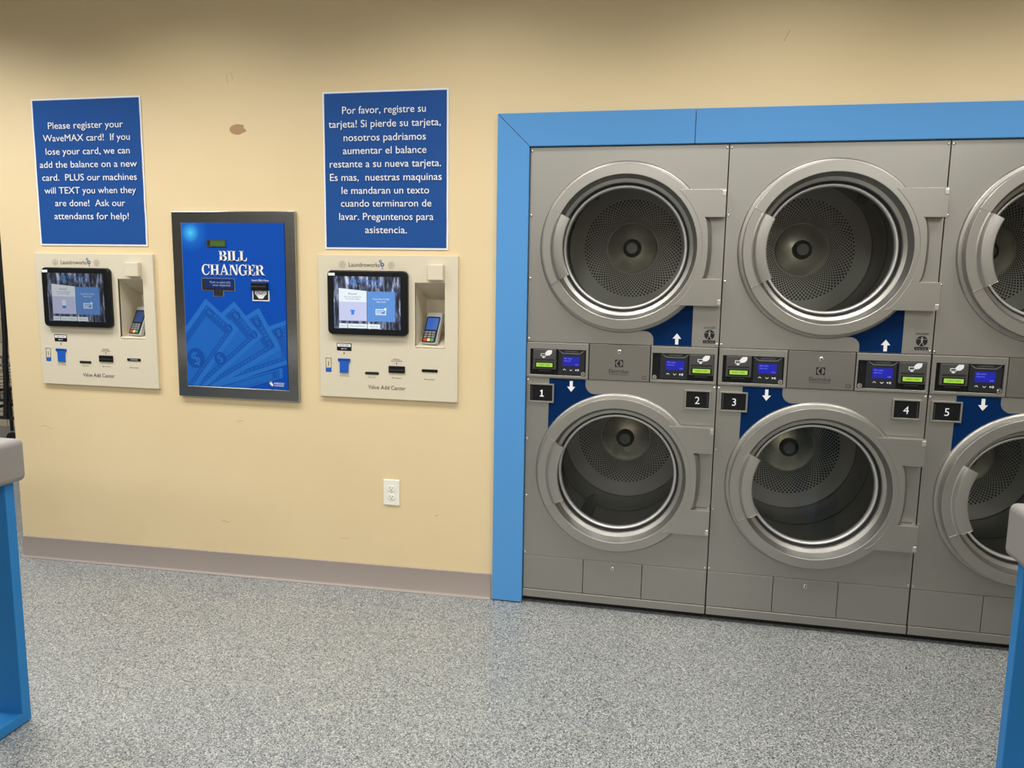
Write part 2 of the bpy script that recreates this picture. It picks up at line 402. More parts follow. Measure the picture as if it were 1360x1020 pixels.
poster('blue poster in Spanish beginning Por favor, above the right almond kiosk', (-0.924, -0.352, 1.560, 2.232),
       [('Por favor, registre su', -0.831, -0.452, 2.137), ('tarjeta! Si pierde su tarjeta,', -0.895, -0.386, 2.080), ('nosotros padriamos', -0.826, -0.452, 2.023),
        ('aumentar el balance', -0.830, -0.449, 1.968), ('restante a su nueva tarjeta.', -0.893, -0.384, 1.912), ('Es mas,  nuestras maquinas', -0.893, -0.381, 1.855),
        ('le mandaran un texto', -0.839, -0.437, 1.799), ('cuando terminaron de', -0.843, -0.427, 1.744), ('lavar. Preguntenos para', -0.852, -0.417, 1.687), ('asistencia.', -0.731, -0.538, 1.630)], 0.030)

# ------------------------------------------------------------------ value-add kiosks
SKYBLUE = {}
def kiosk(label, kx, kz, dim, icon, tray):
    ox, oz = kx+KW/2, kz
    t = thing('payment_kiosk', label, 'kiosk', (ox, 0, oz), 'almond payment kiosks on the wall')
    def B():
        m_ = MB(); m_.off = (KW/2, 0, 0); return m_
    FY = -0.016
    f = B().frame((0, KW, 0, KH), REC, FY, 0.0).build('faceplate', KIOSK, t, bevel=0.004, seg=3)
    # recess lined in the same sheet metal, roof sloping down to the back
    x0, x1, z0, z1 = REC; d = 0.15
    fr = [(x0, FY+.003, z0), (x1, FY+.003, z0), (x1, FY+.003, z1), (x0, FY+.003, z1)]
    bk = [(x0, d, z0+0.05), (x1, d, z0+0.05), (x1, d, z1-0.075), (x0, d, z1-0.075)]
    B().add(fr+bk, [(0, 1, 5, 4), (1, 2, 6, 5), (2, 3, 7, 6), (3, 0, 4, 7), (4, 5, 6, 7)]).build('terminal_recess', KIOSK, t)
    B().box(x0, x1, FY-0.001, 0.02, z0, z0+0.010).build('recess_sill', KIOSK, t, bevel=0.004)
    B().box(0.521, 0.592, -0.045, FY, 0.534, 0.602).build('camera_box', KIOSK, t, bevel=0.005, seg=3)
    # touchscreen
    s = B().prism(rrect(0.055, 0.430, 0.288, 0.572, 0.022), -0.040, FY).build('touchscreen', BLACK, t, bevel=0.006, seg=3, smooth=30)
    Y = -0.0405
    B().flat([(0.087, 0.315), (0.399, 0.315), (0.399, 0.546), (0.087, 0.546)], Y).build('display', screen_photo(dim), s)
    E = lambda n, c, k=1.0: mat('%s_%d' % (n, int(dim*100)), (0.01, 0.01, 0.01), 0.3, emit=c, estr=dim*k)
    pw = B()
    pw.flat([(0.111, 0.351), (0.242, 0.351), (0.242, 0.482), (0.111, 0.494)], Y-0.0004)
    pw.build('welcome_tile', E('tile_lavender', (0.52, 0.55, 0.78)), s)
    B().flat([(0.111, 0.434), (0.242, 0.434), (0.242, 0.483), (0.111, 0.494)], Y-0.0006).build('welcome_heading', E('tile_white', (0.72, 0.80, 0.86)), s)
    B().flat([(0.244, 0.350), (0.374, 0.350), (0.374, 0.481), (0.244, 0.481)], Y-0.0005).build('card_tile', E('tile_blue', (0.10, 0.26, 0.62)), s)
    for a, c, wd, tw_ in ((0.111, 0.150, 'Espanol', 0.026), (0.153, 0.243, 'Check Card Balance', 0.072), (0.246, 0.304, 'About Us', 0.036)):
        bt = B(); bt.flat([(a, 0.318), (c, 0.318), (c, 0.338), (a, 0.338)], Y-0.0006); bt.m = 1
        bt.text(wd, (a+c)/2, 0.3255, Y-0.001, 0.0055, tw_)
        bt.build('menu_button', [E('tile_white', (0.72, 0.80, 0.86)), INK], s)
    tx = B()
    tx.text('Welcome!', 0.176, 0.466, Y-0.001, 0.0075, 0.042); tx.text('Place Your LaundroCard', 0.176, 0.454, Y-0.001, 0.005, 0.078)
    tx.text('Into The Slot to Begin', 0.176, 0.445, Y-0.001, 0.005, 0.066)
    tx.build('screen_text', INK, s)
    tw = B(); tw.text('Touch Here To Get', 0.309, 0.445, Y-0.001, 0.0075, 0.078); tw.text('New Card', 0.309, 0.433, Y-0.001, 0.0075, 0.042)
    tw.build('card_tile_words', E('tile_white', (0.72, 0.80, 0.86)), s); tw = B()
    tw.frame((0.284, 0.332, 0.379, 0.405), (0.288, 0.328, 0.383, 0.401), Y-0.001, Y-0.0006); tw.flat([(0.290, 0.386), (0.312, 0.386), (0.312, 0.390), (0.290, 0.390)], Y-0.001)
    tw.flat([(0.290, 0.394), (0.322, 0.394), (0.322, 0.397), (0.290, 0.397)], Y-0.001); tw.disc(0.329, 0.405, 0.006, Y-0.001, 16)
    tw.build('card_tile_picture', E('tile_white', (0.72, 0.80, 0.86)), s)
    lg = B(); lg.text('Laundroworks', 0.262, 0.521, Y-0.001, 0.013, 0.12); lg.text('xpress', 0.285, 0.503, Y-0.001, 0.010, 0.05); lg.lathe([(0.008, Y-0.001), (0.014, Y-0.001)], 0.180, 0.523, 20)
    lg.build('screen_logo', E('logo_blue', (0.02, 0.22, 0.75)), s)
    ic = B()
    if icon == 'card': ic.flat([(0.166, 0.378), (0.186, 0.378), (0.186, 0.390), (0.166, 0.390)], Y-0.001)
    else: ic.flat([(0.169, 0.378), (0.183, 0.378), (0.183, 0.393), (0.187, 0.393), (0.187, 0.399), (0.165, 0.399), (0.165, 0.393), (0.169, 0.393)], Y-0.001)
    ic.build('screen_icon', E('logo_blue', (0.02, 0.22, 0.75)), s)
    if icon == 'card': B().flat([(0.166, 0.391), (0.186, 0.391), (0.186, 0.418), (0.166, 0.418)], Y-0.001).build('screen_icon', E('tile_white', (0.72, 0.80, 0.86)), s)
    B().box(0.062, 0.093, -0.0412, -0.040, 0.548, 0.560).build('white_tag', WHITE, s, bevel=0.0004)
    # payment terminal leaning in the recess
    w_, h_, th = 0.078, 0.150, 0.024
    p = thing('payment_terminal', 'x', 'x', (0, 0, 0)); del p['label']; del p['category']
    tm = MB().prism(rrect(-w_/2, w_/2, 0, h_, 0.009), 0.0, th).build('payment_terminal', mat('silver_plastic', (0.5, 0.5, 0.49), 0.4), t, bevel=0.004, smooth=30)
    bpy.data.objects.remove(p)
    tm.location = (0.508-KW/2, 0.012, REC[2]+0.018); tm.rotation_euler = (R(-24), 0, R(-14))
    MB().prism(rrect(-w_/2+0.004, w_/2-0.004, 0.006, h_-0.022, 0.006), -0.0015, 0.0).build('terminal_front', BLACK, tm)
    MB().flat([(-0.029, 0.066), (0.029, 0.066), (0.029, 0.122), (-0.029, 0.122)], -0.002).build('terminal_screen', mat('terminal_screen_%d' % int(dim*100), (0.01, 0.03, 0.1), 0.3, emit=(0.02, 0.10, 0.42) if dim > 0.7 else (0.012, 0.03, 0.09), estr=0.8), tm)
    kk = MB()
    for i in range(3):
        for j in range(3): kk.box(-0.027+0.019*i, -0.012+0.019*i, -0.004, -0.0015, 0.028+0.011*j, 0.036+0.011*j)
    kk.build('keypad', mat('grey_keys', (0.22, 0.22, 0.22), 0.5), tm)
    for i, (nm, c) in enumerate((('cancel_key', (0.6, 0.05, 0.05)), ('clear_key', (0.7, 0.6, 0.2)), ('enter_key', (0.04, 0.3, 0.12)))):
        MB().box(-0.027+0.019*i, -0.012+0.019*i, -0.0045, -0.0015, 0.011, 0.024).build(nm, mat(nm, c, 0.5), tm)
    # speaker grilles, maker's name, bubbles
    Y = FY-0.0006
    for cx, cz in ((0.119, 0.597), (0.349, 0.596)):
        g = B()
        for rr, k in ((0.004, 6), (0.009, 12), (0.0145, 18)):
            for i in range(k): g.disc(cx+rr*math.cos(2*math.pi*i/k), cz+rr*math.sin(2*math.pi*i/k), 0.0013, Y, 8)
        g.build('speaker_grille', DARK, t)
    B().text('Laundroworks', 0.2225, 0.588, Y, 0.019, 0.145).build('maker_name', INK, t)
    bb = B()
    bb.lathe([(0.003, Y), (0.0065, Y)], 0.298, 0.613, 16); bb.lathe([(0.0045, Y), (0.009, Y)], 0.307, 0.598, 16); bb.disc(0.308, 0.582, 0.003, Y, 10)
    bb.flat([(0.298, 0.608), (0.301, 0.607), (0.307, 0.589), (0.304, 0.589)], Y)
    bb.build('bubble_logo', mat('logo_print_blue', srgb(40, 80, 150), 0.5), t)
    # lower row: card slots, bill slot, receipt slot
    lb = B().box(0.087, 0.157, FY-0.001, FY, 0.213, 0.247).build('slot_label', BLACK, t)
    B().flat([(0.090, 0.231), (0.154, 0.231), (0.154, 0.244), (0.090, 0.244)], FY-0.0014).build('label_strip', WHITE, lb)
    B().text('INSERT CARD', 0.122, 0.2345, FY-0.0018, 0.006, 0.045).build('label_text', INK, lb)
    B().text('BELOW', 0.122, 0.219, FY-0.0018, 0.006, 0.026).build('label_text', WHITE, lb)
    ar = B()
    ar.flat([(0.121, 0.196), (0.125, 0.201), (0.123, 0.201), (0.123, 0.206), (0.119, 0.206), (0.119, 0.201), (0.117, 0.201)], Y)
    ar.build('arrow_mark', INK, t); ar = B()
    ar.flat([(0.371, 0.169), (0.367, 0.164), (0.370, 0.164), (0.370, 0.159), (0.372, 0.159), (0.372, 0.164), (0.375, 0.164)], Y)
    for s_, cx, cz, wd in (('Card Reader', 0.122, 0.096, 0.046), ('New Card', 0.253, 0.096, 0.034), ('INSERT BILL', 0.371, 0.180, 0.036), ('FACE UP OR DOWN', 0.371, 0.172, 0.051), ('Bill Acceptor', 0.372, 0.097, 0.048), ('Receipt', 0.524, 0.097, 0.048)):
        b_ = B(); b_.text(s_, cx, cz, Y, 0.0052, wd); b_.build('caption', INK, t)
    ar.build('arrow_mark', INK, t); ar = B()
    ar.text('Value Add Center', 0.324, 0.045, Y, 0.018, 0.178)
    ar.build('lettering', INK, t)
    c = B(); c.frame((0.031, 0.059, 0.116, 0.178), (0.033, 0.057, 0.118, 0.176), Y, FY); c.flat([(0.043, 0.142), (0.046, 0.142), (0.046, 0.162), (0.043, 0.162)], Y); c.build('card_picture', INK, t)
    B().flat([(0.033, 0.114), (0.058, 0.114), (0.058, 0.133), (0.033, 0.133)], Y-0.0004).build('card_picture', mat('slot_blue', srgb(24, 92, 190), 0.35), t)
    hd = [(0.100, 0.113), (0.142, 0.113), (0.143, 0.160), (0.152, 0.166), (0.152, 0.178), (0.092, 0.178), (0.092, 0.166), (0.101, 0.160)]
    B().prism(hd, FY-0.006, FY).build('card_holder', mat('slot_blue'), t, bevel=0.002)
    B().box(0.098, 0.146, FY-0.0075, FY-0.006, 0.171, 0.176).build('card_holder', mat('slot_navy', srgb(12, 52, 120), 0.4), t)
    B().prism(rrect(0.221, 0.287, 0.110, 0.122, 0.0055), FY-0.002, FY).build('card_slot', DARK, t)
    bs = B().box(0.334, 0.411, FY-0.006, FY, 0.122, 0.153).build('bill_slot', BLACK, t, bevel=0.002)
    B().box(0.339, 0.406, FY-0.0075, FY-0.006, 0.134, 0.137).build('slot_lip', GREYP, bs)
    bs = B().prism(rrect(0.489, 0.562, 0.132, 0.144, 0.003), FY-0.003, FY).build('receipt_slot', BLACK, t)
    if tray: B().box(0.508, 0.548, FY-0.0045, FY-0.003, 0.136, 0.141).build('slot_lip', mat('pale_slot', (0.2, 0.25, 0.25), 0.4), bs)
    return t
kiosk('almond payment kiosk left of the bill changer, under the English poster', *KIOSKS[0], 0.55, 'card', True)
kiosk('almond payment kiosk between bill changer and blue frame, under the Spanish poster', *KIOSKS[1], 1.05, 'shirt', False)

# ------------------------------------------------------------------ bill changer
CX, CZ = -1.370, 0.862
t = thing('bill_changer', 'stainless framed blue bill changer set in the wall between the two kiosks', 'bill changer', (CX, 0, CZ))
def B():
    m_ = MB(); m_.off = (CX, 0, CZ); return m_
PX0, PX1, PZ0, PZ1 = -1.628, -1.112, 0.915, 1.672
B().frame((-1.679, -1.059, 0.862, 1.725), (PX0, PX1, PZ0, PZ1), -0.020, 0.0).build('frame', SSTEEL, t, bevel=0.003)
pn = B().box(PX0, PX1, -0.022, 0.0, PZ0, PZ1).build('front_panel', panel_print(), t, bevel=0.0015)
Y = -0.0226
# serif capitals
ST, TN, SE, SH = 0.21, 0.075, 0.085, 0.055
def q(x0, x1, z0, z1): return [(x0, z0), (x1, z0), (x1, z1), (x0, z1)]
def bowl(x, z0, z1, wd, tk, th):
    out = []; n = 14; c = (z0+z1)/2; rz = (z1-z0)/2
    for i in range(n):
        a, b_ = R(-90+180*i/n), R(-90+180*(i+1)/n)
        out.append([(x+(wd-tk)*math.cos(a), c+(rz-th)*math.sin(a)), (x+wd*math.cos(a), c+rz*math.sin(a)), (x+wd*math.cos(b_), c+rz*math.sin(b_)), (x+(wd-tk)*math.cos(b_), c+(rz-th)*math.sin(b_))])
    return out
def stem(x, z0=0, z1=1, wd=ST, lo=True, hi=True):
    o = [q(x, x+wd, z0, z1)]
    if lo: o.append(q(x-SE, x+wd+SE, z0, z0+SH))
    if hi: o.append(q(x-SE, x+wd+SE, z1-SH, z1))
    return o
def cring(wd):
    out = []; n = 30; rx, rz = wd/2, 0.52
    for i in range(n):
        a, b_ = R(42+276*i/n), R(42+276*(i+1)/n)
        def pt(an, k):
            tk = ST*1.02 if math.cos(an) < 0 else ST*0.9*(1-max(0, math.cos(an)))
            return (rx+(rx-k*(TN+(tk-TN)*abs(math.cos(an))))*math.cos(an), 0.5+(rz-k*TN)*math.sin(an))
        out.append([pt(a, 1), pt(a, 0), pt(b_, 0), pt(b_, 1)])
    return out
LET = {
 'I': (stem(SE), ST+2*SE),
 'L': (stem(SE)+[q(SE, 0.66, 0, TN), [(0.66-0.10, TN), (0.66, 0), (0.69, 0.34), (0.64, 0.34)]], 0.70),
 'B': (stem(SE)+[q(SE, 0.42, 0, TN), q(SE, 0.40, 1-TN, 1), q(SE, 0.40, 0.5-TN/2, 0.5+TN/2)]+bowl(0.38, 0.47, 1.0, 0.32, ST*0.95, TN)+bowl(0.40, 0.0, 0.53, 0.36, ST, TN), 0.78),
 'R': (stem(SE)+[q(SE, 0.42, 1-TN, 1), q(SE, 0.44, 0.47, 0.47+TN)]+bowl(0.40, 0.46, 1.0, 0.36, ST*0.95, TN)+[[(0.40, 0.50), (0.60, 0.50), (0.88, 0.0), (0.66, 0.0)], q(0.66, 0.95, 0, SH)], 0.95),
 'E': (stem(SE)+[q(SE, 0.62, 0, TN), q(SE, 0.60, 1-TN, 1), q(SE, 0.50, 0.5-TN/2, 0.5+TN/2), [(0.58, 0), (0.66, 0), (0.70, 0.32), (0.65, 0.32)], [(0.60, 0.70), (0.65, 0.70), (0.66, 1.0), (0.56, 1.0)], q(0.46, 0.51, 0.36, 0.64)], 0.72),
 'H': (stem(SE)+stem(SE+0.52)+[q(SE+ST, SE+0.52, 0.5-TN/2, 0.5+TN/2)], 0.52+ST+2*SE),
 'N': (stem(SE, wd=TN*1.1, hi=False)+[q(0, 0.3, 1-SH, 1)]+[[(0.10, 1), (0.36, 1), (0.80, 0.0), (0.62, 0.0)]]+stem(0.72, wd=TN*1.1, lo=False), 0.90),
 'A': ([[(0.10, 0), (0.19, 0), (0.50, 0.98), (0.42, 0.98)], [(0.42, 1.02), (0.56, 1.02), (0.90, 0), (0.67, 0)], q(0.22, 0.74, 0.28, 0.28+TN), q(0, 0.30, 0, SH), q(0.58, 0.98, 0, SH)], 0.98),
 'C': (cring(0.86)+[[(0.70, 0.64), (0.79, 0.64), (0.79, 1.02), (0.72, 1.02)], [(0.70, 0.14), (0.79, 0.20), (0.80, 0.32), (0.74, 0.32)]], 0.85),
 'G': (cring(0.86)+[[(0.70, 0.64), (0.79, 0.64), (0.79, 1.02), (0.72, 1.02)], q(0.60, 0.80, 0.06, 0.46), q(0.50, 0.90, 0.42, 0.47)], 0.92),
}
def serif_word(bb, s, x0, x1, z, cap, y):
    tot = sum(LET[c][1] for c in s)+0.03*(len(s)-1); k = (x1-x0)/tot; x = x0
    for c in s:
        for poly in LET[c][0]: bb.flat([(x+px*k, z+pz*cap) for px, pz in poly], y)
        x += (LET[c][1]+0.03)*k
for s, x0, x1, z, cap, y, m, dx in (('BILL', -1.440, -1.298, 1.5015, 0.046, Y-0.0004, WHITE, 0), ('CHANGER', -1.530, -1.210, 1.437, 0.048, Y-0.0004, WHITE, 0)):
    bb = B(); serif_word(bb, s, x0+0.003, x1+0.003, z-0.003, cap, Y); bb.build('lettering_shade', mat('print_navy', srgb(10, 44, 116), 0.4), pn)
    bb = B(); serif_word(bb, s, x0, x1, z, cap, y); bb.build('lettering', m, pn, label='white serif lettering')
dsp = B().frame((-1.498, -1.402, 1.565, 1.596), (-1.494, -1.406, 1.569, 1.592), -0.026, -0.021).build('readout', mat('olive_bezel', (0.05, 0.06, 0.03), 0.4), t)
B().flat(q(-1.494, -1.406, 1.569, 1.592), -0.0235).build('readout_screen', mat('green_readout', (0.02, 0.04, 0.01), 0.25, emit=(0.10, 0.22, 0.03), estr=0.45), dsp)
B().flat(q(-1.494, -1.481, 1.569, 1.592), -0.0238).build('readout_edge', DARK, dsp)
Tp = [(-1.531, 1.366), (-1.473, 1.366), (-1.473, 1.340), (-1.424, 1.340), (-1.424, 1.366), (-1.366, 1.366), (-1.366, 1.420), (-1.531, 1.420)]
ct = B().prism([(x+(-0.002 if x < -1.45 else 0.002), z+(-0.002 if z < 1.39 else 0.002)) for x, z in Tp], -0.0235, -0.021).build('coin_tray', mat('tray_rim', (0.22, 0.25, 0.32), 0.4), t)
B().prism(Tp, -0.0242, -0.022).build('tray_opening', DARK, ct)
B().prism(q(-1.512, -1.370, 1.376, 1.416), -0.0262, -0.0242).build('push_flap', mat('flap_navy', srgb(14, 42, 100), 0.3), ct)
bb = B(); bb.text('Push to take bills', -1.436, 1.399, -0.0266, 0.0095, 0.104); bb.text('when dispensed', -1.430, 1.386, -0.0266, 0.0095, 0.092); bb.build('flap_text', mat('flap_print', (0.35, 0.45, 0.7), 0.5), ct)
B().text('Insert Bills Here', -1.236, 1.4115, Y, 0.009, 0.083).build('slot_caption', WHITE, pn)
bs = B().box(-1.276, -1.196, -0.038, -0.022, 1.369, 1.406).build('bill_slot', BLACK, t, bevel=0.003)
B().box(-1.272, -1.200, -0.0400, -0.038, 1.386, 1.390).build('slot_lip', GREYP, bs)
nt = B().box(-1.276, -1.192, -0.0240, -0.022, 1.322, 1.369).build('bill_guide', WHITE, t)
bb = B(); bb.frame((-1.271, -1.197, 1.327, 1.369), (-1.264, -1.204, 1.333, 1.3685), -0.0246, -0.0240)
bb.flat([(-1.264, 1.333), (-1.244, 1.333), (-1.258, 1.350), (-1.264, 1.352)], -0.0246); bb.flat([(-1.204, 1.333), (-1.224, 1.333), (-1.210, 1.350), (-1.204, 1.352)], -0.0246)
bb.text('1', -1.256, 1.356, -0.0246, 0.008); bb.text('1', -1.212, 1.356, -0.0246, 0.008); bb.lathe([(0.010, -0.0246), (0.0125, -0.0246)], -1.234, 1.366, 18, 180, 360)
bb.build('bill_print', INK, nt)
# printed fan of banknotes, clipped to the panel
def clip(poly, box):
    x0, x1, z0, z1 = box
    for ax, lim, sg in ((0, x0, 1), (0, x1, -1), (1, z0, 1), (1, z1, -1)):
        out = []
        for i in range(len(poly)):
            p, n_ = poly[i-1], poly[i]; ip, inn = (p[ax]-lim)*sg >= 0, (n_[ax]-lim)*sg >= 0
            if ip != inn:
                s_ = (lim-p[ax])/(n_[ax]-p[ax]); out.append((p[0]+s_*(n_[0]-p[0]), p[1]+s_*(n_[1]-p[1])))
            if inn: out.append(n_)
        poly = out
        if not poly: return []
    return poly
BOX = (PX0+0.002, PX1-0.002, PZ0+0.002, PZ1)
NB = mat('note_paper_print', srgb(36, 106, 190), 0.4, spec=0.2); NF = mat('note_field_print', srgb(29, 97, 184), 0.4, spec=0.2); ND = mat('note_ink_print', srgb(22, 82, 168), 0.4, spec=0.2); NM = mat('note_medallion', srgb(18, 76, 160), 0.4, spec=0.2)
# each note: upper corner, right-hand corner; it runs on down-left from there
notes = [((-1.137, 1.018), (-1.136, 0.973), 0.30, 'low'), ((-1.095, 1.243), (-1.040, 1.060), 0, 'b4'), ((-1.246, 1.291), (-1.140, 1.106), 0, 'b3'), ((-1.370, 1.318), (-1.231, 1.161), 0, 'b2'), ((-1.516, 1.328), (-1.351, 1.191), 0, 'b1')]
foot = {'b1': (-1.60, 0.885), 'b2': (-1.565, 0.885), 'b3': (-1.53, 0.885), 'b4': (-1.55, 0.888), 'low': (-1.46, 0.878)}
lev = 0
for (A_, B_, _, nm) in notes:
    A_, B_ = Vector(A_), Vector(B_); F = Vector(foot[nm])
    dn = (F-B_); side = (B_-A_); 
    lev += 1; y = -0.0224-0.00032*lev
    def P(u, v): p = A_+side*u+dn*v; return (p.x, p.y)
    def quad(bb, u0, u1, v0, v1, yy):
        pl = clip([P(u0, v1), P(u1, v1), P(u1, v0), P(u0, v0)], BOX)
        if len(pl) > 2: bb.flat(pl, yy)
    bb = B(); quad(bb, 0, 1, 0, 1.3, y); bb.build('note_print', NB, pn)
    bb = B(); quad(bb, 0.10, 0.90, 0.05, 1.3, y-0.0001); bb.build('note_print', ND, pn)
    bb = B(); quad(bb, 0.24, 0.80, 0.16, 1.3, y-0.0002); bb.build('note_print', NF, pn)
    bb = B()
    for k in range(26): quad(bb, 0.83, 0.87, 0.10+0.045*k, 0.10+0.045*k+0.026, y-0.0002)
    for k in range(9): quad(bb, 0.12+0.085*k, 0.12+0.085*k+0.045, 0.065, 0.10, y-0.0002)
    bb.build('note_print', NF, pn)
lev += 1
def dollar(cx, cz, r, ang, ym, sz=1.25):
    bb = B(); bb.flat(clip([(cx+r*math.cos(2*math.pi*i/28), cz+r*math.sin(2*math.pi*i/28)) for i in range(28)], BOX), ym); bb.m = 1
    vs, fs, w0, left = glyphs('$'); k = r*sz/CAPH; ca, sa = math.cos(R(ang)), math.sin(R(ang)); zc = CAPH/2
    bb.add([(cx+((vx-left-w0/2)*ca-(vz-zc)*sa)*k, ym-0.0003, cz+((vx-left-w0/2)*sa+(vz-zc)*ca)*k) for vx, vz in vs], fs)
    bb.build('note_medallion', [NM, NB], pn)
yd = -0.0224-0.00032*lev-0.0004
for cx, cz, r, ang in ((-1.579, 1.048, 0.047, 25), (-1.497, 1.262, 0.021, 40), (-1.402, 1.194, 0.018, 40), (-1.362, 1.252, 0.022, 33), (-1.275, 1.168, 0.018, 33), (-1.257, 1.226, 0.020, 25), (-1.196, 1.128, 0.016, 25), (-1.150, 1.180, 0.022, 12), (-1.452, 1.052, 0.030, 30)):
    dollar(cx, cz, r, ang, yd)
bb = B(); bb.text('AMERICAN', -1.155, 0.9415, Y-0.003, 0.008, 0.052); bb.text('CHANGER', -1.155, 0.931, Y-0.003, 0.008, 0.050)
bb.flat([(-1.203, 0.945), (-1.196, 0.936), (-1.186, 0.930), (-1.184, 0.940), (-1.192, 0.949)], Y-0.003); bb.flat([(-1.203, 0.947), (-1.194, 0.951), (-1.186, 0.951), (-1.197, 0.953)], Y-0.003)
bb.build('maker_logo', WHITE, pn)

# ------------------------------------------------------------------ wall outlet
t = thing('electrical_outlet', 'white duplex electrical outlet low on the cream wall', 'outlet', (-0.618, 0, 0.401))
def B():
    m_ = MB(); m_.off = (-0.618, 0, 0.401); return m_
B().prism(rrect(-0.657, -0.579, 0.401, 0.522, 0.004), -0.006, 0.0).build('cover_plate', WPLASTIC, t, bevel=0.0025, smooth=30)
for cz in (0.481, 0.441):
    rc = B().prism([(-0.618+0.0165*math.cos(2*math.pi*i/32), cz+max(-0.0135, min(0.0135, 0.0165*math.sin(2*math.pi*i/32)))) for i in range(32)], -0.0085, -0.005).build('receptacle', WPLASTIC, t, bevel=0.001)
    B().box(-0.6255, -0.6235, -0.0089, -0.008, cz-0.001, cz+0.008).build('slot', DARK, rc)
    B().box(-0.6125, -0.6105, -0.0089, -0.008, cz-0.001, cz+0.006).build('slot', DARK, rc)
    B().cyl(-0.618, cz-0.007, 0.0028, -0.0089, -0.008, 12).build('slot', DARK, rc)
B().cyl(-0.618, 0.461, 0.003, -0.0075, -0.005, 12).build('screw', CHROME, t)

# ------------------------------------------------------------------ stacked dryers
DW, DH = 0.80, 1.9815
OFF = (DW/2, 0, 0)
def D():
    m_ = MB(); m_.off = OFF; return m_
def hinge_poly(cx, cz):
    p = [(0.795, cz+0.229), (0.612, cz+0.229)]
    p += [(cx+0.312*math.cos(R(a)), cz+0.312*math.sin(R(a))) for a in range(44, -45, -4)]
    p += [(0.605, cz-0.229), (0.795, cz-0.229), (0.795, cz-0.121)]
    p += [(0.714+0.020*math.cos(R(a)), cz+0.121*math.sin(R(a))) for a in range(-90, 91, 9)]
    p += [(0.795, cz+0.121)]
    return p
def door(root, cx, cz, dcz, fins):
    """one glazed door with its drum behind"""
    d = D().lathe([(0.333, -0.010), (0.333, -0.0425), (0.3322, -0.0445), (0.331, -0.0452), (0.2935, -0.0458), (0.2918, -0.0448), (0.2905, -0.042), (0.2805, -0.010), (0.278, -0.006), (0.274, -0.004), (0.265, 0.002), (0.262, 0.008), (0.262, 0.040)], cx, cz, 128).build('door', STEEL2, root, smooth=17)
    D().lathe([(0.262, 0.012), (0.259, 0.010), (0.257, 0.014), (0.257, 0.040), (0.262, 0.05)], cx, cz, 96).build('door_gasket', DARK, d, smooth=40)
    D().lathe([(0.2575, 0.034), (0.2565, 0.026), (0.253, 0.022), (0.2475, 0.022), (0.2435, 0.027), (0.2425, 0.034), (0.2425, 0.05)], cx, cz, 128).build('glass_ring', RINGM, d, smooth=60)
    D().disc(cx, cz, 0.2465, 0.040, 96).build('door_glass', GLASS, d)
    D().lathe([(0.332, -0.036), (0.332, -0.0485), (0.331, -0.0505), (0.300, -0.0505), (0.295, -0.053), (0.290, -0.0605), (0.285, -0.0655), (0.278, -0.068), (0.248, -0.069), (0.244, -0.066), (0.243, -0.060), (0.250, -0.054), (0.292, -0.040)], cx, cz, 40, 152.4, 207.6, caps=True).build('door_handle', STEEL2, d, smooth=22, bevel=0.0008)
    hp = D().prism(hinge_poly(cx, cz), -0.0478, -0.008)
    # rolled lip of the notch
    arc = [(0.714+0.020*math.cos(R(a)), cz+0.121*math.sin(R(a))) for a in range(-90, 91, 9)]
    n = len(arc)
    hp.add([(x, -0.0475, z) for x, z in arc]+[(x+0.012, -0.030, cz+(z-cz)*0.99) for x, z in arc]+[(x+0.017, -0.012, cz+(z-cz)*0.985) for x, z in arc],
           [(i, i+1, n+i+1, n+i) for i in range(n-1)]+[(n+i, n+i+1, 2*n+i+1, 2*n+i) for i in range(n-1)])
    h = hp.build('hinge_plate', STEEL2, d, bevel=0.0012)
    for s in (1, -1):
        D().box(0.780, 0.7945, -0.0505, -0.046, cz+s*0.214-0.011, cz+s*0.214+0.011).build('hinge_clip', mat('bright_zinc', (0.62, 0.61, 0.58), 0.35, 0.8), h, bevel=0.002)
    # drum
    dc = 0.397; N_ = 96
    dm = MB(); dm.off = (dc, 0, dcz)
    ring = lambda r, y, x0, z0: [(x0+r*math.cos(2*math.pi*i/N_), y, z0+r*math.sin(2*math.pi*i/N_)) for i in range(N_)]
    vs = ring(0.262, 0.04, cx, cz)+ring(0.262, 0.085, cx, cz)+ring(0.316, 0.100, dc, dcz)+ring(0.316, 0.430, dc, dcz)+ring(0.318, 0.434, dc, dcz)+ring(0.316, 0.438, dc, dcz)+ring(0.316, 0.700, dc, dcz)
    dm.add(vs, [(k*N_+i, k*N_+(i+1) % N_, (k+1)*N_+(i+1) % N_, (k+1)*N_+i) for k in range(6) for i in range(N_)])
    drum = dm.build('drum', DRUM, root, smooth=30); drum.location = (dc-DW/2, 0, dcz)
    bk = MB(); bk.lathe([(0.0001, 0.690), (0.122, 0.698), (0.125, 0.700), (0.316, 0.700)], 0, 0, 96)
    bkp = bk.build('drum_back', DRUMB, drum, smooth=30)
    MB().lathe([(0.0001, 0.672), (0.040, 0.680), (0.110, 0.692), (0.121, 0.696), (0.123, 0.6995)], 0, 0, 72).build('centre_plate', DISH, drum, smooth=40)
    MB().lathe([(0.028, 0.668), (0.036, 0.664), (0.045, 0.668), (0.046, 0.684)], 0, 0, 48).build('hub_ring', mat('hub_dark', (0.03, 0.03, 0.028), 0.4), drum, smooth=40)
    MB().lathe([(0.0001, 0.650), (0.027, 0.650), (0.030, 0.653), (0.030, 0.685)], 0, 0, 48).build('hub_cap', DRUM, drum, smooth=40)
    for y0, y1, r in ((0.428, 0.440, 0.3150), (0.690, 0.699, 0.3145)):
        MB().lathe([(r, y0), (r-0.0008, (y0+y1)/2), (r, y1)], 0, 0, 96).build('drum_seam', DARK, drum)
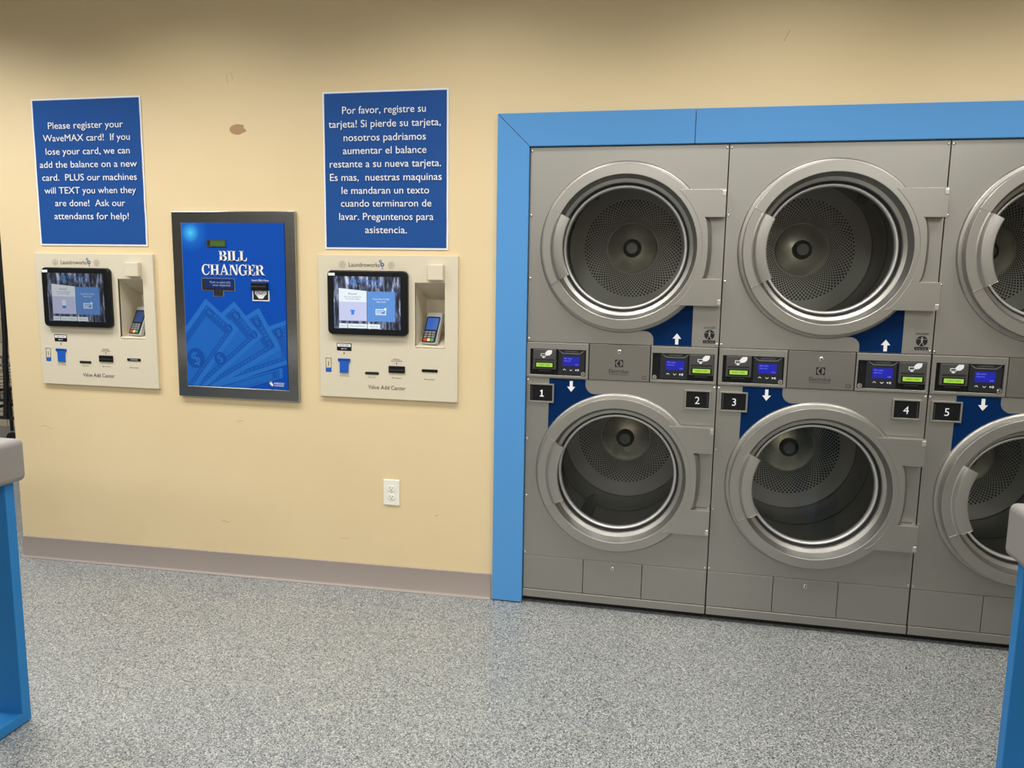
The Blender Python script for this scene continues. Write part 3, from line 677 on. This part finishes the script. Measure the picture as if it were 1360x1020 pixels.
    for a in fins:
        fb = MB()
        hh = 0.060
        pts = []
        for yy, h_ in ((0.105, 0.6), (0.16, 1.0), (0.40, 1.0), (0.43, 0.75)):
            pts.append([(0.315, yy, -0.030), (0.315-hh*h_*0.8, yy, -0.015), (0.315-hh*h_, yy, 0), (0.315-hh*h_*0.8, yy, 0.015), (0.315, yy, 0.030)])
        flat_ = [p for row in pts for p in row]
        fb.add(flat_, [(r_*5+c, r_*5+c+1, (r_+1)*5+c+1, (r_+1)*5+c) for r_ in range(3) for c in range(4)]+[(0, 1, 2, 3, 4), (19, 18, 17, 16, 15)])
        f = fb.build('drum_fin', DRUM, drum, smooth=40); f.rotation_euler = (0, -R(a), 0)
    return d
def control(root, side):
    """card reader and programme panel; side 0 = left module, 1 = right module"""
    if side == 0: x0, x1, w0, w1 = 0.002, 0.268, 0.018, 0.257
    else: x0, x1, w0, w1 = 0.528, 0.796, 0.535, 0.784
    z0, z1, q0, q1 = 1.024, 1.175, 1.0355, 1.1465
    m = D().frame((x0, x1, z0, z1), (w0, w1, q0, q1), -0.007, 0.012).build('control_module', STEEL, root, bevel=0.0012)
    D().box(w0-0.001, w1+0.001, 0.004, 0.012, q0-0.001, q1+0.001).build('black_panel', BLACK, m)
    if side == 0: r0, r1, s0, s1, l0, l1, k = 0.031, 0.131, 0.158, 0.230, 0.046, 0.116, 0.246
    else: r0, r1, s0, s1, l0, l1, k = 0.684, 0.783, 0.590, 0.665, 0.699, 0.769, 0.546
    # programme panel: trapezoid nameplate, blue screen, keys
    c = (s0+s1)/2
    p0, p1 = (0.138, 0.252) if side == 0 else (0.566, 0.680)
    pp = D().box(p0, p1, -0.001, 0.004, q0+0.004, q1-0.002).build('programme_panel', mat('panel_charcoal', (0.014, 0.017, 0.021), 0.3), m, bevel=0.0015)
    nm = [(c-0.055, 1.148-0.004), (c-0.036, 1.130), (c+0.036, 1.130), (c+0.055, 1.144)]
    bb = D()
    for a, b_ in zip(nm[:-1], nm[1:]):
        dx, dz = b_[0]-a[0], b_[1]-a[1]; L_ = math.hypot(dx, dz); ox, oz = -dz/L_*0.0012, dx/L_*0.0012
        bb.flat([(a[0]-ox, a[1]-oz), (b_[0]-ox, b_[1]-oz), (b_[0]+ox, b_[1]+oz), (a[0]+ox, a[1]+oz)], -0.0018)
    bb.text('COMPASSPRO', c, 1.136, -0.0018, 0.0065, 0.056); bb.build('nameplate', mat('silver_print', (0.22, 0.23, 0.25), 0.4), pp)
    sc = D().box(s0, s1, -0.0016, -0.001, 1.077, 1.117).build('programme_screen', BLUELCD, pp)
    bb = D(); bb.text('25 min', s0+0.022, 1.106, -0.002, 0.006, 0.034); bb.text('Add time', s0+0.020, 1.096, -0.002, 0.005, 0.030); bb.text('0:00', s1-0.012, 1.081, -0.002, 0.005); bb.build('screen_text', LCDTXT, sc)
    bb = D()
    for bx, kind in ((c-0.028, 'up'), (c, 'down'), (c+0.026, 'play')):
        z = 1.060
        if kind == 'play':
            bb.flat([(bx-0.007, z-0.004), (bx+0.0, z), (bx-0.007, z+0.004)], -0.0018)
            for e in (0.001, 0.005): bb.flat([(bx+e, z-0.004), (bx+e+0.0026, z-0.004), (bx+e+0.0026, z+0.004), (bx+e, z+0.004)], -0.0018)
        else:
            s = 1 if kind == 'up' else -1
            bb.flat([(bx-0.006, z-0.003*s), (bx, z+0.002*s), (bx, z+0.0045*s), (bx-0.006, z-0.0005*s)][::s], -0.0018)
            bb.flat([(bx, z+0.002*s), (bx+0.006, z-0.003*s), (bx+0.006, z-0.0005*s), (bx, z+0.0045*s)][::s], -0.0018)
    bb.build('key_symbols', WHITE, pp)
    # card reader
    rd = D().box(r0, r1, -0.014, 0.004, 1.060, q1-0.001).build('card_reader', GREYP, m, bevel=0.003)
    cr = (r0+r1)/2
    D().box(cr-0.043, cr+0.043, -0.0148, -0.0138, 1.098, 1.105).build('card_slot', DARK, rd)
    D().box(l0-0.006, l1+0.006, -0.0152, -0.0138, 1.066, 1.092).build('display_bezel', BLACK, rd, bevel=0.001)
    lcd = D().box(l0, l1, -0.0158, -0.0150, 1.071, 1.0875).build('reader_display', GREENLCD, rd)
    D().text('INSERT CARD', (l0+l1)/2, 1.0765, -0.0162, 0.006, 0.048).build('reader_text', LCDDARK, rd)
    D().box(cr-0.027, cr+0.027, -0.006, 0.004, 1.052, 1.0555).build('lower_slot', GREYP, m)
    # pictogram of a hand pushing in a card
    hx, hz = cr+0.010, 1.127
    bb = D(); yy = -0.0146
    bb.flat([(hx-0.008, hz+0.002), (hx-0.006, hz-0.004), (hx+0.001, hz-0.008), (hx+0.012, hz-0.006), (hx+0.021, hz+0.003), (hx+0.022, hz+0.016), (hx+0.005, hz+0.016), (hx-0.002, hz+0.011)], yy)
    bb.frame((hx-0.026, hx-0.004, hz-0.011, hz+0.001), (hx-0.0238, hx-0.0062, hz-0.0088, hz-0.0012), yy, yy+0.0004)
    bb.flat([(hx-0.014, hz-0.019), (hx-0.007, hz-0.0155), (hx-0.010, hz-0.0125), (hx-0.018, hz-0.0125), (hx-0.021, hz-0.0155)], yy)
    bb.build('insert_pictogram', WHITE, rd)
    lk = D().cyl(k, 1.0455, 0.0095, -0.010, 0.0, 28).build('lock', CHROME, m, smooth=40)
    D().box(k-0.0012, k+0.0012, -0.0106, -0.0098, 1.041, 1.050).build('keyhole', DARK, lk)
def arrow(cx, z0, z1, s):
    """s=1 points up, -1 down"""
    zt, zb = (z1, z0) if s > 0 else (z0, z1)
    h = zt-s*0.022
    p = [(cx, zt), (cx-0.0175, h), (cx-0.0065, h), (cx-0.0065, zb), (cx+0.0065, zb), (cx+0.0065, h), (cx+0.0175, h)]
    return p if s > 0 else p[::-1]
def make_dryer():
    t = thing('stacked_dryer', 'x', 'dryer', (DW/2, 0, 0), 'stacked coin dryers in the blue frame')
    g = 0.0022
    CXD, CU, CL = 0.400, 1.5755, 0.619
    b = D()
    b.add([(g, 0.002, 0.03), (DW-g, 0.002, 0.03), (DW-g, 1.05, 0.03), (g, 1.05, 0.03), (g, 0.002, DH), (DW-g, 0.002, DH), (DW-g, 1.05, DH), (g, 1.05, DH)],
          [(0, 3, 2, 1), (4, 5, 6, 7), (1, 2, 6, 5), (2, 3, 7, 6), (3, 0, 4, 7)])
    b.build('cabinet', mat('dark_cabinet', (0.06, 0.06, 0.058), 0.5, 0.3), t)
    D().box(g, DW-g, 0.035, 1.05, 0.0, 0.03).build('toe_gap_shade', DARK, t)  # dark box stands in for the black shadow in the toe gap
    for nm, z0, z1, cz in (('upper', 1.1775, DH, CU), ('lower', 0.2235, 1.0215, CL)):
        b = D(); b.plate_hole(g, DW-g, z0, z1, CXD, cz, 0.350, 0.0, 128)
        b.lathe([(0.350, 0.0), (0.3485, -0.004), (0.345, -0.0085), (0.340, -0.0105), (0.300, -0.0105), (0.29, 0.02), (0.262, 0.05)], CXD, cz, 128)
        for (xa, xb, za, zb) in ((g, g, z0, z1), (DW-g, DW-g, z0, z1)): b.add([(xa, 0, za), (xa, 0, zb), (xa, 0.012, zb), (xa, 0.012, za)], [(0, 1, 2, 3)])
        b.add([(g, 0, z0), (DW-g, 0, z0), (DW-g, 0.012, z0), (g, 0.012, z0)], [(0, 1, 2, 3)]); b.add([(g, 0, z1), (DW-g, 0, z1), (DW-g, 0.012, z1), (g, 0.012, z1)], [(0, 1, 2, 3)])
        fp = b.build('front_panel', STEEL, t, smooth=35)
        zs = (1.969, 1.706, 1.445, 1.189) if nm == 'upper' else (1.010, 0.751, 0.495, 0.235)
        for z in zs:
            for x in (0.009, 0.791): D().cyl(x, z, 0.0048, -0.0035, 0.0, 14).build('screw', CHROME, fp, smooth=40)
        RO = 0.3495
        if nm == 'upper':
            # navy decal with its concave corner, running down to the control strip
            xr, xl = 0.690, 0.535
            arcp = [(CXD+RO*math.cos(a), cz+RO*math.sin(a)) for a in [math.acos((0.69-CXD)/RO)*-1+(-math.acos((0.478-CXD)/RO)+math.acos((0.69-CXD)/RO))*i/20 for i in range(21)]]
            cor = [(0.500+0.035*math.sin(R(a)), 1.200+0.035*math.cos(R(a))) for a in range(0, 91, 10)]
            pl = arcp+[(0.478, 1.235)]+cor+[(xl, 1.1785), (xr, 1.1785)]
            dec = D().prism([p for p in pl], -0.0008, 0.0).build('arrow_decal', NAVY, fp, label='navy blue decal with white arrow')
            D().flat(arrow(0.630, 1.184, 1.230, 1), -0.0013).build('arrow', WHITE, dec)
            st = D().flat([(0.735, 1.193), (0.784, 1.193), (0.784, 1.205), (0.735, 1.205)], -0.0008); st.disc(0.7595, 1.228, 0.0205, -0.0008, 32)
            st.text('DANGER', 0.7595, 1.2525, -0.0008, 0.008, 0.046)
            st = st.build('notice_sticker', INK, fp, label='black safety notice')
            b2 = D(); y = -0.0013
            b2.disc(0.7595, 1.2415, 0.0032, y, 12); b2.flat([(0.757, 1.222), (0.762, 1.222), (0.7635, 1.237), (0.7555, 1.237)], y)
            for s in (1, -1):
                b2.flat([(0.7595, 1.238), (0.7595+s*0.017, 1.234), (0.7595+s*0.017, 1.2365), (0.7595, 1.2345)][::s], y)
                b2.flat([(0.7595, 1.224), (0.7595+s*0.002, 1.224), (0.7595+s*0.010, 1.211), (0.7595+s*0.007, 1.210)], y)
            b2.text('Keep away', 0.7595, 1.1965, y, 0.005, 0.038)
            b2.build('notice_figure', mat('notice_silver', (0.32, 0.31, 0.29), 0.5), st)
        else:
            xl, xr = 0.102, 0.258
            a0, a1 = math.pi-math.acos((CXD-0.100)/RO), math.acos((0.332-CXD)/RO)
            arcp = [(CXD+RO*math.cos(a0+(a1-a0)*i/24), cz+RO*math.sin(a0+(a1-a0)*i/24)) for i in range(25)]
            cor = [(0.298-0.040*math.cos(R(a)), 1.000-0.040*math.sin(R(a))) for a in range(0, 91, 10)]
            pl = arcp+cor[::-1]+[(xr, 1.0205), (xl, 1.0205)]
            dec = D().prism(pl[::-1], -0.0008, 0.0).build('arrow_decal', NAVY, fp, label='navy blue decal with white arrow')
            D().flat(arrow(0.197, 0.966, 1.013, -1), -0.0013).build('arrow', WHITE, dec)
    door(t, CXD, CU, 1.598, (125, 5)); door(t, CXD, CL, 0.638, (243, 3, 123))
    control(t, 0); control(t, 1)
    cp = D().box(0.2715, 0.5245, -0.005, 0.012, 1.024, 1.175).build('service_panel', STEELD, t, bevel=0.0012)
    lk = D().cyl(0.397, 1.1455, 0.0095, -0.009, -0.004, 28).build('lock', CHROME, cp, smooth=40)
    D().box(0.3955, 0.3985, -0.0096, -0.0088, 1.140, 1.150).build('keyhole', DARK, lk)
    mk = D(); mk.flat([(0.380, 1.081), (0.414, 1.081), (0.414, 1.112), (0.380, 1.112)], -0.0056); mk.text('Electrolux', 0.397, 1.0555, -0.0056, 0.0165, 0.082)
    mk.text('PROFESSIONAL', 0.397, 1.0475, -0.0056, 0.0042, 0.080); mk.frame((0.495, 0.512, 1.034, 1.047), (0.4965, 0.5105, 1.0355, 1.0455), -0.0056, -0.005)
    mk = mk.build('maker_mark', INK, cp)
    s = D(); y = -0.006
    cr_ = lambda a, r_: (0.397+r_*math.cos(R(a)), 1.0965+r_*math.sin(R(a)))
    s.flat([cr_(a, 0.0145) for a in range(-72, 73, 8)], y)                         # right segment of the disc
    s.flat([cr_(a, 0.0145) for a in range(80, 186, 7)]+[(0.3875, 1.0965)], y)      # upper left
    s.flat([(0.3875, 1.0965)]+[cr_(a, 0.0145) for a in range(175, 281, 7)], y)     # lower left
    s.build('maker_symbol', STEELD, mk)
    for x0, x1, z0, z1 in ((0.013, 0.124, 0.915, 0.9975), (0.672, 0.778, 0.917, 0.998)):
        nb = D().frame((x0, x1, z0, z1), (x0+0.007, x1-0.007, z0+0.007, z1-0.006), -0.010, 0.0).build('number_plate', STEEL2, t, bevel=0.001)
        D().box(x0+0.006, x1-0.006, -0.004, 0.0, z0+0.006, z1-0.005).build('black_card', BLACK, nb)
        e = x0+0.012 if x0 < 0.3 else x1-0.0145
        D().box(e, e+0.0025, -0.0052, -0.004, z0+0.011, z1-0.011).build('card_highlight', GREYP, nb)  # grey strip stands in for the highlight down the card's side
    for x0, x1, kh in ((g, 0.2695, 0), (0.2715, 0.5255, 1), (0.5275, DW-g, 0)):
        dr = D().box(x0, x1, 0.0, 0.012, 0.0675, 0.2215).build('lint_drawer', STEEL, t, bevel=0.0015)
        if kh:
            lk = D().cyl(0.398, 0.193, 0.0085, -0.006, 0.0, 24).build('lock', CHROME, dr, smooth=40)
            D().box(0.3968, 0.3992, -0.0066, -0.0058, 0.188, 0.198).build('keyhole', DARK, lk)
    D().box(g, DW-g, -0.006, 0.03, 0.030, 0.0655).build('base_rail', STEEL, t, bevel=0.002)
    return t
proto = make_dryer()
dlab = ['grey stacked dryer against the left upright of the blue frame, doors numbered 1 and 2',
        'grey stacked dryer in the middle of the row, doors numbered 3 and 4',
        'grey stacked dryer cut by the right edge, numbered 5']
stacks = [proto, copy_tree(proto), copy_tree(proto)]
for k, o in enumerate(stacks):
    o.location = (DW*k+DW/2, 0, 0); o['label'] = dlab[k]
    plates = sorted([c for c in o.children if c.name.startswith('number_plate')], key=lambda c: c.data.vertices[0].co.x)
    for j, p in enumerate(plates):
        n, dx = 2*k+1+j, 0.071 if j == 0 else 0.724
        bb = D()
        if n == 1:
            bb.flat([(dx-0.0085, 0.940), (dx+0.0085, 0.940), (dx+0.0085, 0.9445), (dx-0.0085, 0.9445)], -0.0048)
            bb.flat([(dx-0.003, 0.9445), (dx+0.003, 0.9445), (dx+0.003, 0.970), (dx-0.001, 0.970), (dx-0.0075, 0.966), (dx-0.0075, 0.962), (dx-0.003, 0.963)], -0.0048)
        else: bb.text(str(n), dx, 0.940, -0.0048, 0.030)
        bb.build('digit', WHITE, p)
    if k:                                            # each drum has stopped at its own angle
        drums = sorted([c for c in o.children if c.name.startswith('drum')], key=lambda c: c.location.z)
        for dm, angs in zip(drums, (((28, 148), (48, 168)) if k == 1 else ((200, 320, 80), (160, 40)))):
            fins = [f for f in dm.children if f.name.startswith('drum_fin')]
            for f, an in zip(fins, angs): f.rotation_euler.y = -R(an)
            for f in fins[len(angs):]: bpy.data.objects.remove(f)

# ------------------------------------------------------------------ folding tables in front
def table(label, xend, yfar, direction, length, width):
    """direction +1: the table runs off towards +x from its end at xend"""
    z0 = fz(xend); s = direction
    t = thing('folding_table', label, 'table', (xend+s*length/2, yfar-width/2, z0), None)
    o = (xend+s*length/2, yfar-width/2, 0)
    b = MB(); b.off = (o[0], o[1], z0)
    xa, xb = sorted((xend, xend+s*length))
    b.box(xa, xb, yfar-width, yfar, 0.790, 0.925)
    b.build('tabletop', LAM, t, bevel=0.018, seg=4, smooth=40)
    for e in (xend+s*0.025, xend+s*(length-0.025-0.105)):
        b = MB(); b.off = (o[0], o[1], z0); xa, xb = sorted((e, e+s*0.105))
        ya, yb = yfar-width+0.03, yfar-0.03; th = 0.034
        vs = []; pr = [(ya, z0+0.004), (yb, z0+0.004), (yb, 0.7905), (yb-th, 0.7905), (yb-th, z0+0.004+th), (ya+th, z0+0.004+th), (ya+th, 0.7905), (ya, 0.7905)]
        n = len(pr)
        b.add([(xa, y, z) for y, z in pr]+[(xb, y, z) for y, z in pr], [(0, 1, 4, 5), (1, 2, 3, 4), (0, 5, 6, 7)]+[(n+5, n+4, n+1, n), (n+4, n+3, n+2, n+1), (n+7, n+6, n+5, n)]+[(i, n+i, n+(i+1) % n, (i+1) % n) for i in range(n)])
        lf = b.build('leg_frame', BLUELEG, t, bevel=0.002)
        for y in (ya+0.04, yb-0.08):
            f = MB(); f.off = (o[0], o[1], z0); f.box((xa+xb)/2-0.02, (xa+xb)/2+0.02, y, y+0.04, z0, z0+0.005); f.build('foot_pad', DARK, lf)
    return t
table('grey topped folding table with blue steel leg frames, cut by the left edge', -1.372, -1.232, -1, 1.8, 0.95)
table('grey topped folding table with blue steel leg frames, in front of dryer 5', 1.440, -1.192, 1, 1.8, 0.95)

# ------------------------------------------------------------------ wire laundry cart beyond the wall end
WX, WY = -4.42, 1.66
z0 = fz(-4)
t = thing('laundry_cart', 'black wire laundry cart with tall pole, in the opening past the wall end', 'cart', (WX, WY, z0))
def B():
    m_ = MB(); m_.off = (WX, WY, z0); return m_
BLK = mat('black_wire', (0.012, 0.012, 0.013), 0.4)
xa, xb, ya, yb, zb, zt = WX-0.42, WX+0.42, WY, WY+0.5, 0.445, 0.720
b = B()
for k in range(19):
    x = xa+(xb-xa)*k/18
    for y in (ya, yb): b.tube([(x, y, zb), (x, y, zt)], 0.0025, 5)
    b.tube([(x, ya, zb), (x, yb, zb)], 0.0025, 5)
for k in range(12):
    y = ya+(yb-ya)*k/11
    for x in (xa, xb): b.tube([(x, y, zb), (x, y, zt)], 0.0025, 5)
for k in range(6):
    z = zb+(zt-zb)*k/5
    b.tube([(xa, ya, z), (xb, ya, z), (xb, yb, z), (xa, yb, z), (xa, ya, z)], 0.003, 5)
b.build('basket', BLK, t)
B().tube([(xa, ya, zt), (xb, ya, zt), (xb, yb, zt), (xa, yb, zt), (xa, ya, zt)], 0.013, 10).build('rim', mat('rim_chrome', (0.35, 0.33, 0.36), 0.35, 0.7), t, smooth=40)
B().tube([(xa, ya, zb), (xb, ya, zb), (xb, yb, zb), (xa, yb, zb), (xa, ya, zb)], 0.012, 8).build('basket_frame', BLK, t, smooth=40)
B().tube([(xa, ya, 0.31), (xb, ya, 0.31), (xb, yb, 0.31), (xa, yb, 0.31), (xa, ya, 0.31)], 0.014, 8).build('base_frame', BLK, t, smooth=40)
B().tube([(-4.37, ya-0.012, 0.311), (-4.35, ya-0.012, 0.517), (-4.324, ya-0.012, 0.921), (-4.308, ya-0.012, 1.511), (-4.308, ya-0.012, 1.75), (-4.308, (ya+yb)/2, 1.78), (-4.308, yb, 1.75), (-4.37, yb, 0.29)], 0.019, 10).build('hanging_pole', BLK, t, smooth=40)
for x in (xa+0.03, xb-0.03):
    for y in (ya+0.03, yb-0.03):
        p = B().tube([(x, y, 0.09), (x, y, 0.46)], 0.014, 8).build('post', BLK, t, smooth=40)
        c = MB(); c.off = (0, 0, 0)
        c.lathe([(0.0001, -0.016), (0.042, -0.016), (0.055, -0.010), (0.055, 0.010), (0.042, 0.016), (0.0001, 0.016)], 0, 0, 24)
        w_ = c.build('caster', DARK, t, smooth=40); w_.location = (x-WX, y-WY, 0.055)
